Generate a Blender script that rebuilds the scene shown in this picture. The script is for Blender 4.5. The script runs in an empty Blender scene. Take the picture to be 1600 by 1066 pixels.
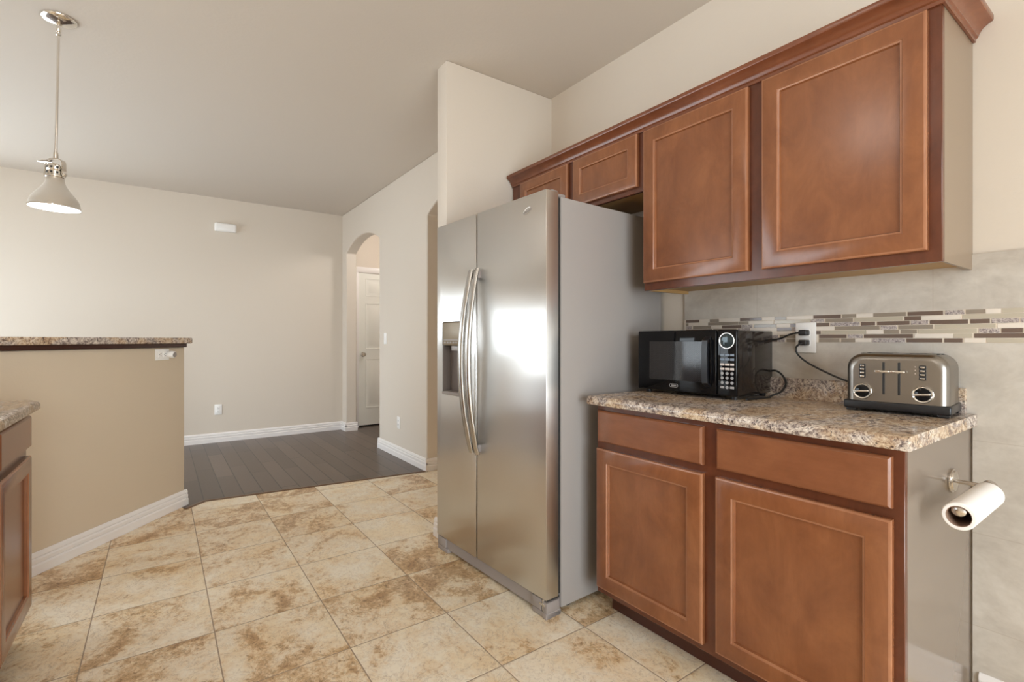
import bpy, bmesh, math, random
from mathutils import Vector, Matrix
R = math.radians
SC = bpy.context.scene
COL = SC.collection

# ---------------------------------------------------------------- camera, world, lights, exposure
cd = bpy.data.cameras.new('camera'); cam = bpy.data.objects.new('camera', cd); COL.objects.link(cam)
cd.sensor_width = 36.0; cd.lens = 36.0 * 768 / 1600; cd.shift_y = -2 / 1600; cd.clip_start = 0.02
cam.location = (0, 0, 1.15); cam.rotation_euler = (R(90), 0, -math.atan2(550, 768))
SC.camera = cam
SC.view_settings.view_transform = 'Standard'; SC.view_settings.look = 'None'
SC.view_settings.gamma = 1.0; SC.view_settings.use_curve_mapping = False
SC.view_settings.exposure = 0.25
SC.cycles.use_denoising = True
SC.cycles.max_bounces = 10; SC.cycles.diffuse_bounces = 6; SC.cycles.glossy_bounces = 5
SC.cycles.sample_clamp_indirect = 6.0
SC.cycles.caustics_reflective = False; SC.cycles.caustics_refractive = False

w = bpy.data.worlds.new('sky'); SC.world = w; w.use_nodes = True
w.node_tree.nodes['Background'].inputs[0].default_value = (0.80, 0.90, 1.0, 1)
w.node_tree.nodes['Background'].inputs[1].default_value = 2.2

def area(name, loc, rot, sx, sy, power, color=(1, 1, 1), shape='RECTANGLE', spread=180):
    l = bpy.data.lights.new(name, 'AREA'); l.shape = shape; l.size = sx
    if shape in ('RECTANGLE', 'ELLIPSE'): l.size_y = sy
    l.energy = power; l.color = color; l.spread = R(spread)
    o = bpy.data.objects.new(name, l); COL.objects.link(o); o.location = loc; o.rotation_euler = rot
    return o
CEIL = 2.74
DAY = (0.875, 0.955, 1.0)
area('living_window_daylight', (-2.86, 4.62, 1.10), (0, R(-90), 0), 2.1, 3.35, 84, DAY)
area('far_window_daylight', (-1.92, 6.66, 1.10), (R(-90), 0, 0), 1.3, 2.1, 34, DAY)
area('added_back_fill', (0.1, -2.55, 1.15), (R(90), 0, 0), 2.1, 2.1, 122, DAY)  # fill light behind the camera, through an added unseen opening
LAMP = dict(kitchen_ceiling_lamp=((-.45, -.25), 8.), island_ceiling_lamp=((-.45, 1.3), 6.5), added_hall_light=((2.65, 5.2), 24.))  # the hall entry is an added, unseen light that brightens the hall

# ---------------------------------------------------------------- materials
def mat(name, color=(.8, .8, .8), rough=.5, metal=0., **kw):
    m = bpy.data.materials.new(name); m.use_nodes = True
    b = m.node_tree.nodes['Principled BSDF']
    b.inputs['Base Color'].default_value = (*color, 1)
    b.inputs['Roughness'].default_value = rough
    b.inputs['Metallic'].default_value = metal
    for k, v in kw.items():
        b.inputs[k.replace('_', ' ')].default_value = v
    return m
class NT:
    def __init__(s, m): s.t = m.node_tree; s.b = s.t.nodes['Principled BSDF']
    def n(s, typ, **kw):
        x = s.t.nodes.new(typ)
        for k, v in kw.items():
            if k.startswith('i_'):
                k = k[2:].replace('_', ' ')
                x.inputs[int(k) if k.isdigit() else k].default_value = v
            else: setattr(x, k, v)
        return x
    def l(s, a, b): s.t.links.new(a, b)
    def coord(s, scale=(1, 1, 1), loc=(0, 0, 0), rot=(0, 0, 0)):
        c = s.n('ShaderNodeTexCoord'); m = s.n('ShaderNodeMapping')
        m.inputs['Scale'].default_value = scale; m.inputs['Location'].default_value = loc; m.inputs['Rotation'].default_value = rot
        s.l(c.outputs['Object'], m.inputs['Vector']); return m.outputs['Vector']
    def noise(s, vec, scale, detail=4, rough=.55, dist=0.):
        x = s.n('ShaderNodeTexNoise', i_Scale=scale, i_Detail=detail, i_Roughness=rough, i_Distortion=dist)
        s.l(vec, x.inputs['Vector']); return x.outputs['Fac']
    def ramp(s, fac, stops, interp='LINEAR'):
        x = s.n('ShaderNodeValToRGB'); x.color_ramp.interpolation = interp; e = x.color_ramp.elements
        while len(e) < len(stops): e.new(.5)
        for i, (p, c) in enumerate(stops): e[i].position = p; e[i].color = (*c, 1) if len(c) == 3 else c
        s.l(fac, x.inputs['Fac']); return x.outputs['Color']
    def math(s, op, a, b=None, c=None):
        x = s.n('ShaderNodeMath', operation=op)
        for i, v in enumerate((a, b, c)):
            if v is None: continue
            if isinstance(v, (int, float)): x.inputs[i].default_value = v
            else: s.l(v, x.inputs[i])
        return x.outputs[0]
    def mix(s, fac, a, b, typ='MIX'):
        x = s.n('ShaderNodeMix', data_type='RGBA', blend_type=typ)
        for i, v in ((0, fac), (6, a), (7, b)):
            if isinstance(v, (int, float)): x.inputs[i].default_value = v
            elif isinstance(v, tuple): x.inputs[i].default_value = (*v, 1)
            else: s.l(v, x.inputs[i])
        return x.outputs[2]
    def bump(s, h, strength=.2, dist=.002):
        x = s.n('ShaderNodeBump', i_Strength=strength, i_Distance=dist)
        s.l(h, x.inputs['Height']); s.l(x.outputs[0], s.b.inputs['Normal'])
def srgb(r, g, b):
    f = lambda c: (c / 255 / 12.92) if c / 255 <= .04045 else ((c / 255 + .055) / 1.055) ** 2.4
    return (f(r), f(g), f(b))

M = {}
def wallpaint(name, col, rough=.62, scale=110, st=.25):
    m = mat(name, col, rough); n = NT(m); v = n.coord()
    n.bump(n.noise(v, scale, 3, .5), st, .0015); return m
M['wall'] = wallpaint('beige_wall_paint', srgb(219, 209, 196))
M['bar'] = wallpaint('tan_bar_wall_paint', srgb(216, 201, 179))
M['ceil'] = wallpaint('ceiling_paint', srgb(211, 202, 191), .8, 60, .45)
M['trim'] = mat('white_trim_paint', srgb(238, 234, 232), .35)
M['door'] = mat('white_door_paint', srgb(238, 238, 232), .4)
M['white'] = mat('white_plastic', srgb(247, 246, 244), .35)
M['slot'] = mat('dark_slot', (.02, .02, .02), .5)
M['black'] = mat('black_plastic', (.012, .012, .014), .32)
M['gloss_black'] = mat('gloss_black', (.005, .005, .006), .05, 0, Specular_IOR_Level=.26)
M['rubber'] = mat('black_cord_rubber', (.015, .014, .014), .45)
M['handle_steel'] = mat('handle_steel', (.50, .485, .46), .27, 1)
M['chrome'] = mat('chrome', (.86, .84, .80), .05, 1)
M['nickel'] = mat('satin_nickel', (.66, .62, .57), .25, 1)
M['grey_plastic'] = mat('grey_plastic', srgb(150, 142, 138), .45)
M['brown_panel'] = mat('bronze_grey_panel', srgb(140, 127, 108), .35, .4)
M['dark_recess'] = mat('dispenser_recess_plastic', srgb(112, 102, 96), .4)
M['paper'] = mat('paper', srgb(246, 243, 240), .9)
M['cardboard'] = mat('cardboard', srgb(150, 120, 100), .8)
M['under'] = mat('cabinet_underside', srgb(178, 142, 92), .5)
M['laminate'] = mat('tan_laminate', srgb(128, 115, 103), .14)
M['upper_side'] = mat('tan_laminate_upper', srgb(138, 119, 99), .28)
M['glass_tile_dark'] = mat('glass_tile_dark', srgb(110, 92, 82), .12)
M['glass_tile_mid'] = mat('glass_tile_mid', srgb(148, 136, 122), .12)
M['glass_tile_light'] = mat('glass_tile_light', srgb(188, 178, 160), .12)
M['marble_tile'] = mat('marble_tile', srgb(226, 216, 204), .3)
M['grout'] = mat('pale_grout', srgb(228, 217, 202), .8)
m = mat('speckled_stone_tile', (.4, .4, .4), .4); n = NT(m); v = n.coord()
n.l(n.ramp(n.noise(v, 160, 4, .6, 1.), [(.38, srgb(120, 108, 108)), (.52, srgb(180, 168, 164)), (.66, srgb(214, 204, 196))]), n.b.inputs['Base Color']); M['speckle'] = m

# painted / brushed metals
m = mat('brushed_stainless', (.66, .645, .62), .24, 1); n = NT(m)
v = n.coord((1.5, 1.5, 260)); f = n.noise(v, 3, 3, .6)
n.l(n.math('MULTIPLY_ADD', f, .05, .27), n.b.inputs['Roughness'])
tg = n.n('ShaderNodeTangent', direction_type='RADIAL', axis='Z'); n.l(tg.outputs[0], n.b.inputs['Tangent']); n.b.inputs['Anisotropic'].default_value = .9
M['steel'] = m
m = mat('brushed_toaster_steel', (.30, .277, .25), .25, 1); n = NT(m)
v = n.coord((1, 1, 240)); f = n.noise(v, 3, 3, .6)
n.l(n.math('MULTIPLY_ADD', f, .07, .26), n.b.inputs['Roughness']); M['toaster_steel'] = m
m = mat('fridge_side_paint', srgb(160, 155, 152), .34); n = NT(m)
n.bump(n.noise(n.coord(), 350, 2), .12, .0006); M['fridge_side'] = m

# cabinet wood: mottled reddish-brown glaze under a satin lacquer
def cabwood(name, c0, c1, c2, rough=.26, vertical=True):
    m = mat(name, c1, rough, 0, Coat_Weight=.22, Coat_Roughness=.16); n = NT(m)
    v = n.coord((1, 1, .55) if vertical else (.55, .55, 1)); g = n.coord((9, 9, .55) if vertical else (.8, .8, 11))
    a = n.noise(v, 9, 7, .65, .5); b = n.noise(g, 14, 4, .6)
    base = n.ramp(a, [(.30, c0), (.5, c1), (.72, c2)])
    n.l(n.mix(n.math('MULTIPLY', b, .30), base, n.mix(1., base, (.62, .55, .5), 'MULTIPLY')), n.b.inputs['Base Color'])
    return m
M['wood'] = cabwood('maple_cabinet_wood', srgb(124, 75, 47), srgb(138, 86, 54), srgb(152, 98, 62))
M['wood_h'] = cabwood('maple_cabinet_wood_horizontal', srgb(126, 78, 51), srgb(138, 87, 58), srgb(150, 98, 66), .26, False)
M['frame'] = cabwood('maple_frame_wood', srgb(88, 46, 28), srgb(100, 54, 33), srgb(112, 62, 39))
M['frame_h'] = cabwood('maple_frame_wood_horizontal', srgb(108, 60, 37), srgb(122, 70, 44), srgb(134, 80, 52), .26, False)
M['wood_edge'] = cabwood('maple_edge_wear_highlight', srgb(150, 98, 68), srgb(164, 112, 80), srgb(176, 124, 92))  # worn edge tone with a gloss highlight put into the colour
M['toe'] = mat('dark_toe_kick', srgb(74, 38, 26), .4)
M['strip'] = mat('brown_floor_strip', srgb(112, 86, 66), .35)
M['bartrim'] = mat('dark_bar_trim', srgb(58, 26, 16), .4)

# granite-look laminate
m = mat('granite_laminate', (.5, .4, .3), .22, 0); n = NT(m); v = n.coord((1, 1, 1))
va = n.coord((1, .62, 1)); a = n.noise(va, 27, 9, .74, 2.4); b = n.noise(v, 90, 5, .65, 1.2); c = n.noise(va, 6.5, 4, .55, 1.4)
e = n.math('ADD', n.math('MULTIPLY', a, .68), n.math('MULTIPLY', b, .32))
warm = n.ramp(e, [(.36, srgb(82, 64, 56)), (.43, srgb(150, 120, 98)), (.49, srgb(192, 166, 138)), (.55, srgb(216, 196, 170)), (.63, srgb(236, 224, 206))])
cool = n.ramp(e, [(.37, srgb(56, 48, 52)), (.44, srgb(120, 106, 104)), (.49, srgb(178, 164, 154)), (.55, srgb(218, 206, 194)), (.62, srgb(240, 232, 222))])
col = n.mix(n.ramp(c, [(.44, (0, 0, 0)), (.56, (1, 1, 1))]), warm, cool)
sp = n.math('GREATER_THAN', n.noise(v, 120, 2, .5, .8), .63)
n.l(n.mix(n.math('MULTIPLY', sp, .75), col, srgb(54, 44, 48)), n.b.inputs['Base Color']); M['granite'] = m

# travertine floor tile
m = mat('travertine_floor_tile', (.6, .5, .35), .34); n = NT(m)
tc = n.n('ShaderNodeTexCoord'); sx = n.n('ShaderNodeSeparateXYZ'); n.l(tc.outputs['Object'], sx.inputs[0])
TX, TY, OX, OY = .403, .411, .1745, 2.252
u = n.math('DIVIDE', n.math('SUBTRACT', sx.outputs[0], OX), TX); vv = n.math('DIVIDE', n.math('SUBTRACT', sx.outputs[1], OY), TY)
iu, iv = n.math('FLOOR', u), n.math('FLOOR', vv)
cx = n.n('ShaderNodeCombineXYZ'); n.l(iu, cx.inputs[0]); n.l(iv, cx.inputs[1])
wn = n.n('ShaderNodeTexWhiteNoise', noise_dimensions='3D'); n.l(cx.outputs[0], wn.inputs['Vector'])
off = n.n('ShaderNodeVectorMath', operation='MULTIPLY_ADD'); n.l(wn.outputs['Color'], off.inputs[0])
off.inputs[1].default_value = (37, 53, 11); n.l(tc.outputs['Object'], off.inputs[2])
mp = n.n('ShaderNodeMapping'); n.l(off.outputs[0], mp.inputs['Vector']); mp.inputs['Scale'].default_value = (1.12, .95, 1); mp.inputs['Rotation'].default_value = (0, 0, R(-18))
big = n.noise(mp.outputs[0], 2.5, 9, .60, 1.1); fine = n.noise(mp.outputs[0], 24, 9, .82, .6); pit = n.noise(mp.outputs[0], 60, 6, .75, .5); vein = n.noise(mp.outputs[0], 9, 7, .62, 1.6)
sep = n.n('ShaderNodeSeparateColor'); n.l(wn.outputs['Color'], sep.inputs[0])
mid = n.noise(mp.outputs[0], 9, 6, .66, 1.2)
tone = n.math('ADD', n.math('MULTIPLY_ADD', mid, .32, n.math('MULTIPLY', big, .68)), n.math('MULTIPLY', n.math('SUBTRACT', fine, .5), .60))
tone = n.math('MULTIPLY_ADD', n.math('SUBTRACT', sep.outputs[0], .5), .13, n.math('ADD', tone, .036))
col = n.ramp(tone, [(.34, srgb(182, 146, 106)), (.42, srgb(206, 173, 132)), (.47, srgb(226, 199, 160)), (.505, srgb(241, 223, 194)), (.64, srgb(250, 240, 220))])
warmth = n.ramp(n.noise(mp.outputs[0], 4.2, 3, .5), [(.46, (1, 1, 1)), (.62, (.985, .93, .83))]); col = n.mix(1., col, warmth, 'MULTIPLY')
dark = n.math('MULTIPLY', n.ramp(tone, [(.38, (1, 1, 1)), (.53, (.22, .22, .22))]), n.ramp(pit, [(.53, (0, 0, 0)), (.60, (1, 1, 1))]))
ridge = n.math('LESS_THAN', n.math('ABSOLUTE', n.math('SUBTRACT', vein, .5)), .006)
dark = n.math('MAXIMUM', n.math('MULTIPLY', dark, .8), n.math('MULTIPLY', ridge, .34))
col = n.mix(dark, col, srgb(122, 90, 58))
fu, fv = n.math('FRACT', u), n.math('FRACT', vv)
du = n.math('MULTIPLY', n.math('MINIMUM', fu, n.math('SUBTRACT', 1., fu)), TX); dv = n.math('MULTIPLY', n.math('MINIMUM', fv, n.math('SUBTRACT', 1., fv)), TY)
d = n.math('MINIMUM', du, dv); gr = n.math('LESS_THAN', d, .0021)
n.l(n.mix(gr, col, srgb(168, 148, 126)), n.b.inputs['Base Color'])
n.l(n.math('MULTIPLY_ADD', gr, .4, .36), n.b.inputs['Roughness'])
hgt = n.math('ADD', n.math('SMOOTH_MIN', n.math('DIVIDE', d, .006), 1., .2), n.math('MULTIPLY', fine, .25)); n.bump(hgt, .35, .002)
M['tile'] = m

# dark hand-scraped planks running along y
m = mat('dark_wood_planks', (.1, .08, .07), .30, 0, Specular_IOR_Level=.35); n = NT(m); v = n.coord((1, 1, 1), rot=(0, 0, R(90)))
br = n.n('ShaderNodeTexBrick', offset=.37, i_Scale=1., i_Mortar_Size=.0035, i_Brick_Width=.95, i_Row_Height=.127, i_Mortar_Smooth=.2, i_Bias=0.)
n.l(v, br.inputs['Vector']); br.inputs['Color1'].default_value = (*srgb(80, 67, 59), 1); br.inputs['Color2'].default_value = (*srgb(108, 92, 82), 1); br.inputs['Mortar'].default_value = (*srgb(34, 28, 26), 1)
g = n.noise(n.coord((14, 1.1, 1)), 5, 5, .6, .4)
n.l(n.mix(n.math('MULTIPLY', g, .5), br.outputs['Color'], n.mix(1., br.outputs['Color'], (.6, .56, .54), 'MULTIPLY')), n.b.inputs['Base Color'])
n.bump(n.math('ADD', n.math('MULTIPLY', br.outputs['Fac'], -1.), n.math('MULTIPLY', g, .3)), .25, .002)
M['planks'] = m

# large concrete-look wall tile with fine joints
m = mat('concrete_wall_tile', (.6, .56, .5), .38); n = NT(m)
tc = n.n('ShaderNodeTexCoord'); sx = n.n('ShaderNodeSeparateXYZ'); n.l(tc.outputs['Object'], sx.inputs[0])
v = n.coord((1, 1, 1.4)); a = n.noise(v, 5, 6, .62, .8); b = n.noise(v, 40, 4, .6)
col = n.ramp(n.math('ADD', n.math('MULTIPLY', a, .75), n.math('MULTIPLY', b, .25)), [(.34, srgb(184, 176, 166)), (.52, srgb(200, 193, 183)), (.68, srgb(212, 206, 197))])
ju = n.math('ABSOLUTE', n.math('SUBTRACT', n.math('FRACT', n.math('DIVIDE', n.math('SUBTRACT', sx.outputs[1], .514), .592)), .5)); ju = n.math('GREATER_THAN', ju, .4983)
jz = n.math('ABSOLUTE', n.math('SUBTRACT', n.math('FRACT', n.math('DIVIDE', n.math('SUBTRACT', sx.outputs[2], .832), .291)), .5)); jz = n.math('GREATER_THAN', jz, .4965)
jz = n.math('MULTIPLY', jz, n.math('LESS_THAN', sx.outputs[2], 1.0))
n.l(n.mix(n.math('MULTIPLY', n.math('MAXIMUM', ju, jz), .55), col, srgb(170, 158, 144)), n.b.inputs['Base Color']); M['walltile'] = m

m = mat('lamp_glow', (1, 1, 1), .5, 0, Emission_Strength=9.0); m.node_tree.nodes['Principled BSDF'].inputs['Emission Color'].default_value = (1, .97, .97, 1); M['glow'] = m
m = mat('ceiling_lamp_glow', (1, 1, 1), .5, 0, Emission_Strength=3.0); m.node_tree.nodes['Principled BSDF'].inputs['Emission Color'].default_value = (1, .95, .88, 1); M['glow2'] = m
m = mat('microwave_window', (.05, .05, .055), .10, 0, Specular_IOR_Level=.45); n = NT(m)
v = n.coord((260, 1, 260)); ck = n.n('ShaderNodeTexChecker', i_Scale=1.); n.l(v, ck.inputs['Vector'])
ck.inputs['Color1'].default_value = (.036, .034, .036, 1); ck.inputs['Color2'].default_value = (.012, .012, .013, 1)
n.l(ck.outputs['Color'], n.b.inputs['Base Color']); M['mw_window'] = m
M['mw_side'] = mat('microwave_side_black', (.018, .014, .012), .10)
M['btn_white'] = mat('button_white', srgb(225, 214, 208), .4)
M['btn_blue'] = mat('button_slate', srgb(128, 140, 156), .4)
M['btn_grey'] = mat('button_grey', srgb(170, 168, 170), .4)
M['display'] = mat('display_lens', srgb(60, 72, 76), .08, .3)
m = mat('window_glass', (1, 1, 1), 0.); n = NT(m)      # clear thin pane: mostly see-through, a little mirror
tr = n.n('ShaderNodeBsdfTransparent'); gl = n.n('ShaderNodeBsdfGlossy', i_Roughness=0.); mx = n.n('ShaderNodeMixShader', i_0=.06)
n.l(tr.outputs[0], mx.inputs[1]); n.l(gl.outputs[0], mx.inputs[2]); n.l(mx.outputs[0], m.node_tree.nodes['Material Output'].inputs[0]); M['glass'] = m
for k, (p, e) in LAMP.items():
    m = mat(k + '_glow', (1, 1, 1), .5, 0, Emission_Strength=e); m.node_tree.nodes['Principled BSDF'].inputs['Emission Color'].default_value = (1, .965, .93, 1); M[k] = m

# ---------------------------------------------------------------- mesh helpers
def merge(bm, t, mi=0, mtx=None):
    for f in t.faces: f.material_index = mi
    if mtx is not None: bmesh.ops.transform(t, matrix=mtx, verts=t.verts)
    me = bpy.data.meshes.new('tmp'); t.to_mesh(me); t.free(); bm.from_mesh(me); bpy.data.meshes.remove(me)
def box(bm, a, b, r=0., seg=2, mi=0, mtx=None):
    t = bmesh.new(); bmesh.ops.create_cube(t, size=1.)
    s = [b[i] - a[i] for i in range(3)]
    for v in t.verts: v.co = Vector([(a[i] + b[i]) / 2 + v.co[i] * s[i] for i in range(3)])
    if r > 0: bmesh.ops.bevel(t, geom=t.edges[:], offset=min(r, .49 * min(abs(x) for x in s)), segments=seg, profile=.5, affect='EDGES')
    merge(bm, t, mi, mtx)
def loops(bm, L, closed=True, cap0=True, cap1=True, mi=0, mtx=None):
    t = bmesh.new(); rows = [[t.verts.new(p) for p in l] for l in L]; k = len(L[0])
    for a, b in zip(rows[:-1], rows[1:]):
        for i in range(k if closed else k - 1):
            j = (i + 1) % k
            try: t.faces.new((a[i], a[j], b[j], b[i]))
            except ValueError: pass
    if cap0: t.faces.new(rows[0][::-1])
    if cap1: t.faces.new(rows[-1])
    bmesh.ops.remove_doubles(t, verts=t.verts, dist=1e-6)
    merge(bm, t, mi, mtx)
def lathe(bm, prof, seg=32, mtx=None, mi=0, cap0=False, cap1=False):
    L = [[(r * math.cos(2 * math.pi * i / seg), r * math.sin(2 * math.pi * i / seg), z) for i in range(seg)] for r, z in prof]
    loops(bm, L, True, cap0, cap1, mi, mtx)
def tube(bm, pts, r, seg=10, mi=0, mtx=None, rx=None):
    P = [Vector(p) for p in pts]; L = []; up = None
    for i, p in enumerate(P):
        d = (P[min(i + 1, len(P) - 1)] - P[max(i - 1, 0)]).normalized()
        if up is None: up = d.orthogonal().normalized()
        up = (up - d * up.dot(d)).normalized(); s = d.cross(up)
        L.append([tuple(p + up * (r * math.cos(2 * math.pi * k / seg)) + s * ((rx or r) * math.sin(2 * math.pi * k / seg))) for k in range(seg)])
    loops(bm, L, True, True, True, mi, mtx)
def spline(pts, n=10):
    P = [Vector(p) for p in pts]; P = [P[0] * 2 - P[1]] + P + [P[-1] * 2 - P[-2]]; o = []
    for i in range(1, len(P) - 2):
        for k in range(n):
            t = k / n; a, b, c, d = P[i - 1:i + 3]
            o.append(.5 * ((2 * b) + (c - a) * t + (2 * a - 5 * b + 4 * c - d) * t * t + (3 * b - a - 3 * c + d) * t ** 3))
    o.append(P[-2]); return o
def prism(bm, poly, ax, a, b, mi=0, mtx=None):
    """poly 2-D in the two other axes (in order), extruded along axis ax from a to b"""
    def p3(p, h):
        q = list(p); q.insert(ax, h); return tuple(q)
    loops(bm, [[p3(p, a) for p in poly], [p3(p, b) for p in poly]], True, True, True, mi, mtx)
def axis_mtx(loc, z):
    return Matrix.Translation(loc) @ Vector(z).to_track_quat('Z', 'Y').to_matrix().to_4x4()
def finish(name, bm, mats, parent=None, ang=38, **props):
    bmesh.ops.recalc_face_normals(bm, faces=bm.faces[:])
    me = bpy.data.meshes.new(name); bm.to_mesh(me); bm.free()
    for m in (mats if isinstance(mats, (list, tuple)) else [mats]): me.materials.append(M[m])
    me.polygons.foreach_set('use_smooth', [True] * len(me.polygons)); me.set_sharp_from_angle(angle=R(ang))
    o = bpy.data.objects.new(name, me); COL.objects.link(o); o.parent = parent
    for k, v in props.items(): o[k] = v
    return o
def struct(name, bm, mats, parent=None, ang=38):
    o = finish(name, bm, mats, parent, ang)
    if parent is None: o['kind'] = 'structure'
    return o
def thing(name, label, cat, loc=(0, 0, 0), rz=0., group=None):
    o = bpy.data.objects.new(name, None); COL.objects.link(o); o.empty_display_size = .1
    o.location = loc; o.rotation_euler = (0, 0, rz); o['label'] = label; o['category'] = cat
    if group: o['group'] = group
    return o
def N(): return bmesh.new()
def pbox(name, a, b, mats, parent, r=0., seg=2, **props):
    bm = N(); box(bm, a, b, r, seg); return finish(name, bm, mats, parent, **props)
def text(name, body, size, mtx, m, parent, ext=.0006):
    c = bpy.data.curves.new(name, 'FONT'); c.body = body; c.size = size; c.extrude = ext; c.align_x = 'CENTER'; c.align_y = 'CENTER'
    c.materials.append(M[m]); q = bpy.data.objects.new(name, c); COL.objects.link(q); bpy.context.view_layer.update()
    me = bpy.data.meshes.new_from_object(q.evaluated_get(bpy.context.evaluated_depsgraph_get())); bpy.data.objects.remove(q); bpy.data.curves.remove(c)
    me.name = name; me.transform(mtx); o = bpy.data.objects.new(name, me); COL.objects.link(o); o.parent = parent; return o

# ---------------------------------------------------------------- room shell
WX = 2.10; FY = 6.40; LX = 1.90; WY = 2.486
def floor_poly(name, poly, z0, z1, m):
    b = N(); prism(b, poly, 2, z0, z1); return struct(name, b, m)
EDGE = [(.149, 4.008), (.26, 4.118), (1.90, 3.925)]
floor_poly('floor', [(-2.62, -2.3), (2.2, -2.3), (2.2, 2.5), (3.2, 2.5), (3.2, 3.90), (1.90, 3.925), (.26, 4.118), (.149, 4.008), (.085, 4.12), (-.80, 3.03), (-2.62, 3.03)], -.1, 0, 'tile')
floor_poly('floor_wood', [(-2.62, 3.03), (-.80, 3.03), (.085, 4.12), (.149, 4.008), (.26, 4.118), (1.90, 3.925), (3.2, 3.90), (3.2, 6.5), (-2.62, 6.5)], -.1, .002, 'planks')
bm = N(); box(bm, (-2.75, -2.45, CEIL), (3.3, 6.6, CEIL + .1)); struct('ceiling', bm, 'ceil')
bm = N(); box(bm, (WX, -2.4, 0), (WX + .12, WY + .02, CEIL)); struct('wall_right', bm, 'wall')
bm = N(); box(bm, (1.322, WY, 0), (3.2, WY + .115, CEIL), .008); struct('wall_wing', bm, 'wall')

bm = N(); box(bm, (LX + .13, FY + .04, 0), (3.3, FY + .12, CEIL)); struct('wall_hall', bm, 'wall')
bm = N(); box(bm, (3.2, 2.5, 0), (3.3, FY + .1, CEIL)); struct('wall_hall_side', bm, 'wall')
# living-room wall with two arched openings
def arch(y0, y1, zs, za, k=14):
    hw = (y1 - y0) / 2; rise = za - zs; Rr = (hw * hw + rise * rise) / (2 * rise); c = (y0 + y1) / 2
    a0 = math.asin(hw / Rr); return [(c + Rr * math.sin(a), za - Rr + Rr * math.cos(a)) for a in [a0 - 2 * a0 * i / k for i in range(k + 1)]]
bm = N()
y1s, y1e, y2s, y2e = 5.080, 6.225, 2.72, 3.930
poly = [(FY, 0), (y1e, 0)] + arch(y1s, y1e, 2.235, 2.372) + [(y1s, 0), (y2e, 0)] + arch(y2s, y2e, 2.245, 2.40) + [(y2s, 0), (WY + .11, 0), (WY + .11, CEIL), (FY, CEIL)]
prism(bm, poly, 0, LX, LX + .13)
o = struct('wall_living', bm, 'wall', ang=30)
bv = o.modifiers.new('edge', 'BEVEL'); bv.width = .01; bv.segments = 2; bv.limit_method = 'ANGLE'; bv.angle_limit = R(50)
# left wall with its window, back wall with an added fill window
def holed(name, ax, at0, at1, u0, u1, hu0, hu1, hz0, hz1):
    b = N()
    def q(a, z0, c, z1):
        lo = [a, a, z0]; hi = [c, c, z1]; lo[ax] = at0; hi[ax] = at1; box(b, lo, hi)
    q(u0, 0, hu0, CEIL); q(hu1, 0, u1, CEIL); q(hu0, 0, hu1, hz0); q(hu0, hz1, hu1, CEIL)
    return struct(name, b, 'wall')
holed('wall_left', 0, -2.74, -2.62, -2.4, FY + .1, 3.0, 6.25, .06, 2.12)
holed('wall_back', 1, -2.42, -2.30, -2.75, 2.22, -1.0, 1.2, .06, 2.12)
holed('wall_far', 1, FY, FY + .12, -2.75, LX + .13, -2.55, -1.28, .06, 2.12)
def window(name, ax, face, u0, u1, z0, z1, mid):
    b = N(); t = .05
    def q(a, za, c, zb, d=.06):
        lo = [a, a, za]; hi = [c, c, zb]; lo[ax] = face - d; hi[ax] = face; box(b, lo, hi, .004)
    q(u0, z0, u1, z0 + t); q(u0, z1 - t, u1, z1); q(u0, z0, u0 + t, z1); q(u1 - t, z0, u1, z1); q(mid - t / 2, z0, mid + t / 2, z1)
    o = struct(name, b, 'trim')
    g = N(); lo = [u0 + t, u0 + t, z0 + t]; hi = [u1 - t, u1 - t, z1 - t]; lo[ax] = face - .035; hi[ax] = face - .031; box(g, lo, hi)
    finish('pane', g, 'glass', o); return o
window('window_1', 0, -2.66, 3.0, 6.25, .06, 2.12, 4.625)
window('added_window_2', 1, -2.34, -1.0, 1.2, .06, 2.12, .1)  # unseen back window, made up to bring in fill light

def window_far():
    b = N(); y0, y1 = FY + .03, FY + .09
    for a, c in (((-2.55, .06), (-2.50, 2.12)), ((-1.33, .06), (-1.28, 2.12)), ((-2.50, .06), (-1.33, .11)), ((-2.50, 2.07), (-1.33, 2.12))): box(b, (a[0], y0, a[1]), (c[0], y1, c[1]), .004)
    o = struct('window_3', b, 'trim'); g = N(); box(g, (-2.5, FY + .058, .11), (-1.33, FY + .062, 2.07)); finish('pane', g, 'glass', o)
window_far()
# baseboards
BP = [(0, 0), (.018, 0), (.018, .044), (.010, .051), (.015, .057), (.015, .072), (.008, .079), (.012, .086), (.010, .099), (.003, .107), (0, .107)]
def baseboard(name, segs, parent=None):
    """segs: list of (start, end, outward normal) in plan"""
    b = N()
    for (a, c, nn) in segs:
        A, Cc, n_ = Vector((*a, 0)), Vector((*c, 0)), Vector((*nn, 0)).normalized()
        loops(b, [[tuple(P + n_ * o_ + Vector((0, 0, z + .001))) for o_, z in BP] for P in (A, Cc)], True)
    return struct(name, b, 'trim')
baseboard('baseboard_far', [((-1.28, FY), (LX, FY), (0, -1))])
baseboard('baseboard_living', [((LX, FY), (LX, y1e - .015), (-1, 0)), ((LX - .016, y1e), (LX + .14, y1e), (0, -1)),
                               ((LX, y1s + .016), (LX, y2e - .015), (-1, 0)), ((LX - .016, y1s), (LX + .14, y1s), (0, 1)), ((LX - .016, y2e), (LX + .14, y2e), (0, -1))])
baseboard('baseboard_wing', [((1.322, WY - .016), (1.322, WY + .131), (-1, 0)), ((1.306, WY), (2.09, WY), (0, -1))])
baseboard('baseboard_right', [((WX - .009, -2.3), (WX - .009, .40), (-1, 0))])
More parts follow.
